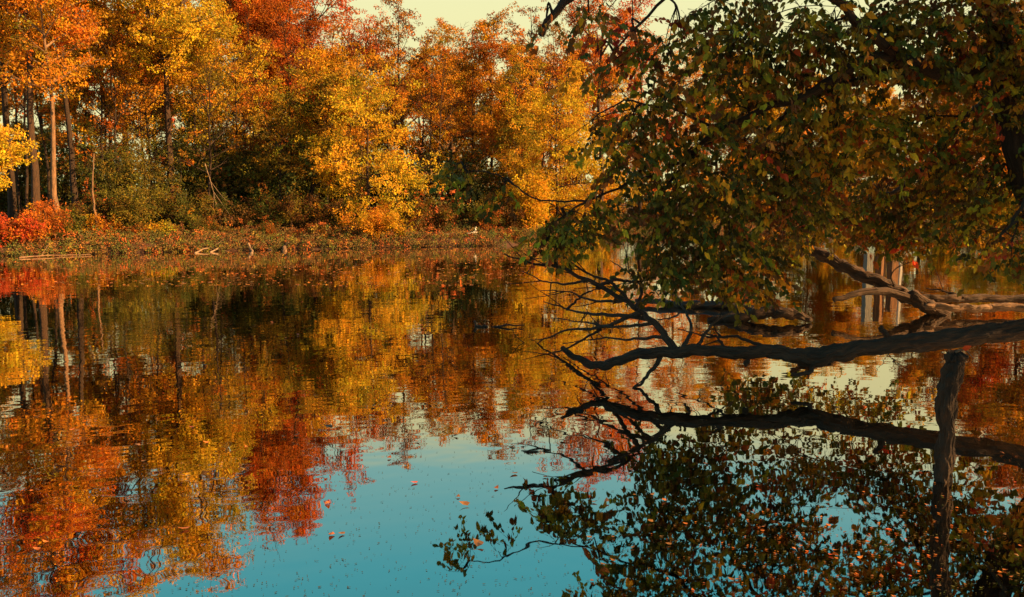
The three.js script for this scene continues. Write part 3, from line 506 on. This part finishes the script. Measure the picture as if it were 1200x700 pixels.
log('floating_stick', [[556, 383, 13.2, 0.012], [575, 383, 13.1, 0.02], [613, 382, 13.1, 0.01]], M.barkWet, 'short dark stick afloat on open water with an upright stub', 'stick', [[0.025, 0.02, [[558, 383, 13.2], [557, 377, 13.2]], 0]]);
log('floating_stick', [[586, 578, 5.25, 0.008], [602, 577.5, 5.26, 0.013], [622, 580, 5.22, 0.006]], M.barkWet, 'small dark twig afloat where the sky is mirrored', 'stick');

{                                                                         // the broken stump
  const base = onWater(1108, 572), g = thing('broken_stump', base, 'upright rotten stump with ragged top sticking out of the water', 'stump');
  const pts = [[1107, 640], [1107, 575], [1106, 540], [1110, 510], [1109, 480], [1113, 450], [1119, 428], [1122, 415]].map(([a, b]) => at(a, b, 5.42).sub(base)), sp = spline(pts, 80);
  const rad = sp.map((_, i) => (0.057 + 0.011 * noise.noise(i * 0.11, 4.4, 1) + (i > 68 ? (i - 68) * 0.0006 : 0)) * (i > 77 ? 0.9 : 1));
  const geo = new Tubes().add(sp, rad, 34, { rough: 0.8, freq: 6, groove: 0.5 }).geo(), p = geo.attributes.position;
  const topY = sp[80].y; for (let i = 0; i < p.count; i++) { const y = p.getY(i); if (y > topY - 0.035) p.setY(i, y + noise.noise(p.getX(i) * 38, p.getZ(i) * 38, 2.2) * 0.06); }
  geo.computeVertexNormals(); mesh('trunk', geo, M.rotten, g);
  const tw = [at(1120, 413, 5.4), at(1130, 410, 5.38), at(1141, 420, 5.36)].map((q) => q.sub(base));
  mesh('twig', new Tubes().add(spline(tw, 8), taper(9, 0.008, 0.004), 6).geo(), M.drift, g);
  const lf = new Faces(); leafShape(lf, at(1128, 409, 5.37).sub(base), V(0.8, 0.3, 0.3).normalize(), V(-0.3, 0.8, 0.2).normalize(), 0.06, 0.045, C.red, 6); mesh('leaf', lf.geo(), nearLeafMat, g);
}

// ---------------------------------------------------------------- the near tree whose foliage hangs over the water
{
  const base = V(7.1, groundY(7.1, -9.1) - 0.1, -9.1), g = thing('leafy_tree', base, 'near dark green tree with leaning trunk and low hanging foliage', 'tree');
  const r = Rng(4242), L = ([a, b, d]) => at(a, b, d).sub(base), limbs = [];
  const limb = (name, r0, r1, list, first) => { const q = (first ? [first] : []).concat(list.map(L)), n = q.length * 5, sp = wob(spline(q, n), 0.05, 0.4, list[0][0] * 0.11); mesh(name, new Tubes().add(sp, taper(n + 1, r0, r1, 0.8), name === 'trunk' ? 16 : 9, { rough: 0.3 }).geo(), M.barkDark, g); limbs.push(...sp); return sp; };
  limb('trunk', 0.26, 0.05, [[1215, 220, 9.15], [1193, 150, 9.15], [1170, 40, 9.1], [1158, -80, 9], [1175, -260, 9], [1190, -480, 9.2]], V(0, 0, 0));
  limb('branch', 0.10, 0.012, [[1176, 60, 9.1], [1112, 88, 8.8], [1052, 70, 8.6], [1000, 76, 8.5], [950, 108, 8.5], [905, 125, 8.6], [850, 150, 8.9], [800, 190, 9.2], [770, 240, 9.4]]);
  limb('branch', 0.06, 0.01, [[1054, 70, 8.6], [1015, 35, 8.4], [985, 5, 8.3], [930, -30, 8.3], [860, -40, 8.4], [780, 0, 8.6], [720, 60, 8.8]]);
  limb('branch', 0.06, 0.01, [[1075, 83, 8.65], [1010, 92, 8.8], [960, 108, 9], [900, 150, 9.6], [860, 210, 10.2], [840, 280, 10.6]]);
  limb('branch', 0.09, 0.03, [[1166, -60, 9], [1000, -150, 8], [850, -160, 7.6], [740, -110, 7.4], [688, -38, 7.3], [663, 2, 7.3], [634, 38, 7.3]]);
  limb('branch', 0.06, 0.01, [[1182, 95, 9.15], [1130, 140, 10], [1090, 190, 10.8], [1045, 225, 12], [1000, 232, 13.5], [950, 236, 14.4]]);
  limb('branch', 0.05, 0.008, [[1200, 170, 9.15], [1215, 190, 8.4], [1200, 240, 8.0], [1172, 280, 7.8]]);
  limb('branch', 0.02, 0.006, [[802, 190, 9.2], [742, 212, 9], [690, 236, 8.9], [655, 258, 8.9], [640, 280, 8.9]]);
  limb('branch', 0.012, 0.004, [[692, 236, 8.9], [630, 232, 9.1], [580, 205, 9.3], [548, 202, 9.4], [540, 222, 9.4]]);
  limb('branch', 0.02, 0.006, [[850, 150, 8.9], [790, 130, 8.6], [730, 120, 8.5], [690, 140, 8.5]]);
  limb('branch', 0.10, 0.03, [[1160, -90, 9], [1240, -220, 8], [1340, -300, 7], [1460, -330, 6.2]]);
  limb('branch', 0.10, 0.03, [[1168, -180, 9], [1060, -330, 8.6], [940, -430, 8.4], [820, -470, 8.6]]);
  limb('branch', 0.10, 0.03, [[1168, -200, 9], [1240, -330, 11], [1280, -400, 13]]);
  limb('branch', 0.10, 0.03, [[1172, -60, 9], [1330, -80, 8.4], [1560, -120, 7.8], [1780, -140, 7.4]]);
  limb('branch', 0.10, 0.03, [[1180, -10, 9.1], [1230, -60, 10.5], [1270, -60, 13]]);
  const dk = { dark: 2, green: 3, olive: 5, lime: 1.6, brown: 2, rust: 1, amber: 0.9, gold: 0.7 }, ol = { green: 2, olive: 5, lime: 2.5, dark: 1.2, brown: 2, amber: 1.6, gold: 1.3, rust: 1.2, red: 0.4 }, turningLit = { olive: 3, lime: 2.5, gold: 2.2, amber: 2, green: 2, rust: 1, red: 0.6 }, rd = { crimson: 3, red: 3, rust: 2, olive: 2, green: 1 };  // yellowest mix: turning leaves, with sunlight on the foliage painted in as yellow
  const lobes = [
    [735, 165, 8.7, 55, 45, 0.5, 110, ol], [775, 120, 8.8, 65, 50, 0.6, 130, ol], [800, 200, 9.2, 85, 60, 0.8, 250, dk], [850, 250, 9.8, 75, 65, 0.9, 260, dk], [790, 275, 9.4, 55, 60, 0.6, 200, dk], [770, 320, 9.4, 32, 24, 0.35, 50, dk], [850, 310, 10, 50, 35, 0.6, 120, ol], [885, 330, 11.5, 30, 18, 0.4, 30, dk],
    [665, 262, 8.9, 40, 22, 0.4, 75, ol], [640, 285, 8.9, 20, 14, 0.25, 18, ol], [700, 245, 9, 35, 25, 0.4, 50, dk], [545, 200, 9.4, 26, 26, 0.25, 26, dk], [592, 226, 9.2, 22, 10, 0.2, 10, dk],
    [745, 40, 8.7, 45, 45, 0.5, 60, rd], [800, 50, 8.6, 60, 55, 0.6, 110, ol], [700, 60, 8.8, 30, 30, 0.3, 22, ol], [690, 15, 7.4, 25, 25, 0.3, 16, dk], [640, 22, 7.3, 14, 14, 0.15, 6, dk],
    [880, 40, 8.5, 80, 60, 0.8, 190, dk], [880, 130, 8.9, 75, 60, 0.8, 180, ol], [920, 200, 9.8, 60, 60, 0.8, 170, dk], [960, 60, 8.6, 70, 60, 0.8, 180, ol], [980, 150, 9.4, 70, 50, 0.8, 130, turningLit], [1040, 40, 8.8, 70, 55, 0.8, 170, dk], [1110, 40, 9, 80, 60, 0.8, 220, ol], [1180, 60, 8.8, 60, 80, 0.8, 200, ol],
    [1050, 160, 9.8, 55, 45, 0.7, 100, turningLit], [1120, 150, 10, 60, 55, 0.8, 120, turningLit], [1090, 215, 10.6, 65, 45, 0.8, 150, ol], [1030, 240, 11, 50, 35, 0.6, 100, ol], [1160, 220, 9.4, 55, 50, 0.7, 130, dk], [1045, 276, 11, 45, 16, 0.4, 46, ol], [1120, 268, 10.5, 50, 20, 0.5, 50, turningLit], [1185, 285, 8, 26, 26, 0.3, 22, turningLit], [1150, 300, 9, 24, 14, 0.3, 12, turningLit], [950, 240, 10.6, 40, 30, 0.5, 50, ol], [905, 285, 12, 34, 40, 0.5, 80, ol], [965, 215, 12.5, 55, 36, 0.7, 110, dk], [1010, 258, 13, 48, 26, 0.6, 70, ol], [930, 262, 14.4, 40, 26, 0.8, 80, dk], [985, 258, 14.8, 40, 22, 0.8, 80, ol], [1050, 248, 14.8, 45, 22, 0.8, 80, dk], [880, 272, 14.2, 30, 24, 0.7, 60, dk],
    [1240, 150, 9, 60, 90, 1, 160, dk], [1250, 270, 8, 50, 40, 0.8, 60, ol],
  ];
  const items = [[], [], []], twig = new Tubes(), spot = [];
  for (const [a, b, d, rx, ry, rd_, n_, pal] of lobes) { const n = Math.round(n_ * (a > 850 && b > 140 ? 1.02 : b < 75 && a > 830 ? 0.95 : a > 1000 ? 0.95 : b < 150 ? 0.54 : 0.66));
    const c = at(a, b, d).sub(base), m = d / F;
    let near = limbs[0], bd = 1e9; for (const q of limbs) { const dd = q.distanceToSquared(c.clone().add(V(0, ry * m * 0.4, 0))); if (dd < bd) { bd = dd; near = q; } }
    const inner = [];
    const main_ = spline([near, near.clone().lerp(c, 0.5).add(V((r() - 0.5) * 0.15, 0.12, (r() - 0.5) * 0.15)), c], 8); twig.add(main_, taper(9, 0.014, 0.007), 6); inner.push(...main_);
    for (let k = 0; k < Math.ceil(n / 14); k++) { const e = c.clone().add(V(gauss(r) * rx * m * 0.6, gauss(r) * ry * m * 0.6, gauss(r) * rd_ * 0.6)); const s0 = main_[3 + Math.floor(r() * 6)], pts = spline([s0, s0.clone().lerp(e, 0.5).add(V(0, 0.08, 0)), e], 6); twig.add(pts, taper(7, 0.007, 0.003), 5); inner.push(...pts); }
    for (let k = 0; k < n; k++) {
      const v = randDir(r).multiplyScalar(Math.pow(r(), 0.42)), p = c.clone().add(V(v.x * rx * m, v.y * ry * m, v.z * rd_));
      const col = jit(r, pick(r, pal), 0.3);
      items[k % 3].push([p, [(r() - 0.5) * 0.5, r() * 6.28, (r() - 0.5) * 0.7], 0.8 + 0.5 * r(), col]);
      if (k < n * 0.11) spot.push([c.clone().add(V(v.x * rx * m * 1.08, v.y * ry * m * 1.1, Math.abs(v.z) * rd_ + 0.08)), pal]);
    }
  }
  mesh('twigs', twig.geo(), M.barkDark, g); g.children[g.children.length - 1].userData.kind = 'stuff';
  items.forEach((l, k) => scatter('foliage', SPRAYS[k], nearLeafMat, l, g));
  // the upper and outer crown, which shades the rest
  const up = [];
  for (const [cx, cy, cz, ex, ey, ez, n] of [[5.5, 5.9, -8.4, 3.4, 1.1, 2.4, 320], [2.6, 6.3, -8.4, 2.4, 1.0, 1.8, 160], [6.5, 8, -9, 3.6, 1.8, 3, 360], [9.8, 6, -7.5, 3, 2.2, 3, 280], [10, 5.2, -11, 3, 2, 2.4, 280], [8.6, 3.8, -7, 1.6, 1.2, 1.4, 160], [8, 10, -9, 2.6, 1.6, 2.4, 280], [12.2, 5.6, -7.6, 2.4, 2.6, 3, 170], [9.4, 4.6, -5.6, 2, 1.9, 1.8, 170]])
    for (let k = 0; k < n; k++) { const v = randDir(r).multiplyScalar(Math.cbrt(r())); up.push([V(cx + v.x * ex, cy + v.y * ey, cz + v.z * ez).sub(base), [r() * 6.28, r() * 6.28, r() * 6.28], 0.75 + 0.3 * r(), jit(r, pick(r, ol), 0.3)]); }
  scatter('foliage', CLUMPS[0], leafMat, up, g);
  // the leaves that show singly
  const one = new Faces(); leafShape(one, V(0, 0, 0), V(0, -1, 0), V(1, 0, 0), 0.095, 0.058, [1, 1, 1], 6); const og = one.geo();
  const lm = Object.fromEntries(Object.keys(C).map((k) => { const m = nearLeafMat.clone(); m.color = new THREE.Color().setRGB(...C[k]); return [k, m]; }));
  const key = (pal) => { const c = pick(r, pal); return Object.keys(C).find((k) => C[k] === c); };
  spot.sort((a, b) => r() - 0.5);
  for (const [p, pal] of spot.slice(0, 300)) { const l = mesh('leaf', og, lm[key(pal)], g); l.position.copy(p); l.rotation.set((r() - 0.5) * 1.2, r() * 6.28, (r() - 0.5) * 1.2); const s = 0.8 + 0.4 * r(); l.scale.set(s, s, s); }
}

// ---------------------------------------------------------------- what floats on the water
{
  const r = Rng(808), mats = Object.fromEntries(['orange', 'rust', 'brown', 'red', 'amber', 'gold'].map((k) => { const m = new THREE.MeshStandardMaterial({ color: new THREE.Color().setRGB(...C[k]), roughness: 0.55, side: THREE.DoubleSide, flatShading: true }); return [k, m]; }));
  const shapes = [1, 2, 3, 4].map((s) => { const q = Rng(s * 5), f = new Faces(), len = 0.04 + 0.010 * s; const up = [0, 0.3, -0.3, 0.7][s - 1]; leafShape(f, V(-len / 2, 0.006, 0), V(1, 0.1 * up, 0).normalize(), V(0, up * 0.4, 1).normalize(), len, len * (0.55 + 0.2 * q()), [1, 1, 1], 6); const g = f.geo(); g.computeBoundingBox(); g.translate(0, 0.004 - g.boundingBox.min.y, 0); return g; });
  const put = (px, py, kinds, s, label, group) => { const p = onWater(px, py), l = mesh('floating_leaf', shapes[Math.floor(r() * 4)], mats[kinds[Math.floor(r() * kinds.length)]]); l.position.set(p.x, 0.004, p.z); l.rotation.y = r() * 6.28; l.scale.setScalar(s * (0.75 + 0.5 * r())); tag(l, label, 'leaf', group); };
  for (const [x, y] of [[534, 512], [574, 536], [600, 527], [602, 556], [612, 522], [657, 524], [660, 517], [537, 583], [544, 593], [582, 573], [400, 627], [388, 628], [681, 505], [560, 640], [640, 560], [628, 497]]) put(x, y, ['brown', 'rust'], 0.9, 'dark fallen leaf adrift on the mirrored blue sky', 'leaves adrift on the open sky reflection');
  for (let k = 0; k < 70; k++) put(860 + r() * 340, 470 + Math.pow(r(), 0.8) * 225, ['orange', 'rust', 'rust', 'brown', 'brown', 'red'], 0.52, 'orange brown leaf floating on the shaded water round the stump', 'leaves floating round the stump');
  for (let k = 0; k < 30; k++) put(690 + r() * 170, 480 + r() * 210, ['rust', 'brown', 'brown'], 0.6, 'brown leaf floating below the fallen tree', 'leaves floating below the fallen tree');
  for (let k = 0; k < 50; k++) put(20 + r() * 480, 330 + Math.pow(r(), 1.5) * 330, ['rust', 'orange', 'red', 'brown'], 0.9, 'reddish leaf floating on the mirrored trees', 'leaves floating on the mirrored trees');
  const it = [], fl = [];
  for (let k = 0; k < 2600; k++) { const p = onWater(-20 + r() * 680, 291 + Math.pow(r(), 2) * 45); if (shoreDist(p.x, p.z) > -0.6) continue; it.push([V(p.x, 0.005, p.z), [0, r() * 6.28, 0], 0.45 + 0.6 * r(), jit(r, pick(r, { brown: 4, rust: 3, orange: 2, amber: 2 }), 0.3)]); }
  const rafts = Array.from({ length: 16 }, () => onWater(860 + r() * 360, 470 + Math.pow(r(), 0.8) * 230));
  for (let k = 0; k < 900; k++) { const q = rafts[Math.floor(r() * 16)], p = r() < 0.25 ? onWater(850 + r() * 400, 400 + Math.pow(r(), 0.7) * 330) : V(q.x + gauss(r) * 0.42, 0, q.z + gauss(r) * 0.12); it.push([V(p.x, 0.005, p.z), [0, r() * 6.28, 0], 0.06 + 0.2 * r() * r(), jit(r, pick(r, { brown: 5, rust: 4, orange: 2, dark: 3 }), 0.3)]); }
  tag(scatter('leaf_scum', FLAT, leafMat, it), 'small leaf fragments drifting along the bank and round the stump', 'leaf scum');
  for (let k = 0; k < 4500; k++) { const p = onWater(-20 + r() * 1240, 330 + Math.pow(r(), 0.75) * 390); fl.push([V(p.x, 0.004, p.z), [0, r() * 6.28, 0], V(0.05 + 0.17 * r() * r(), 0.08, 0.03 + 0.07 * r()), jit(r, C.dark.map((v) => v * 0.5), 0.3)]); }
  tag(scatter('water_specks', FLAT, leafMat, fl), 'fine dark specks of debris scattered over the water', 'debris');
}
renderer.render(scene, camera);
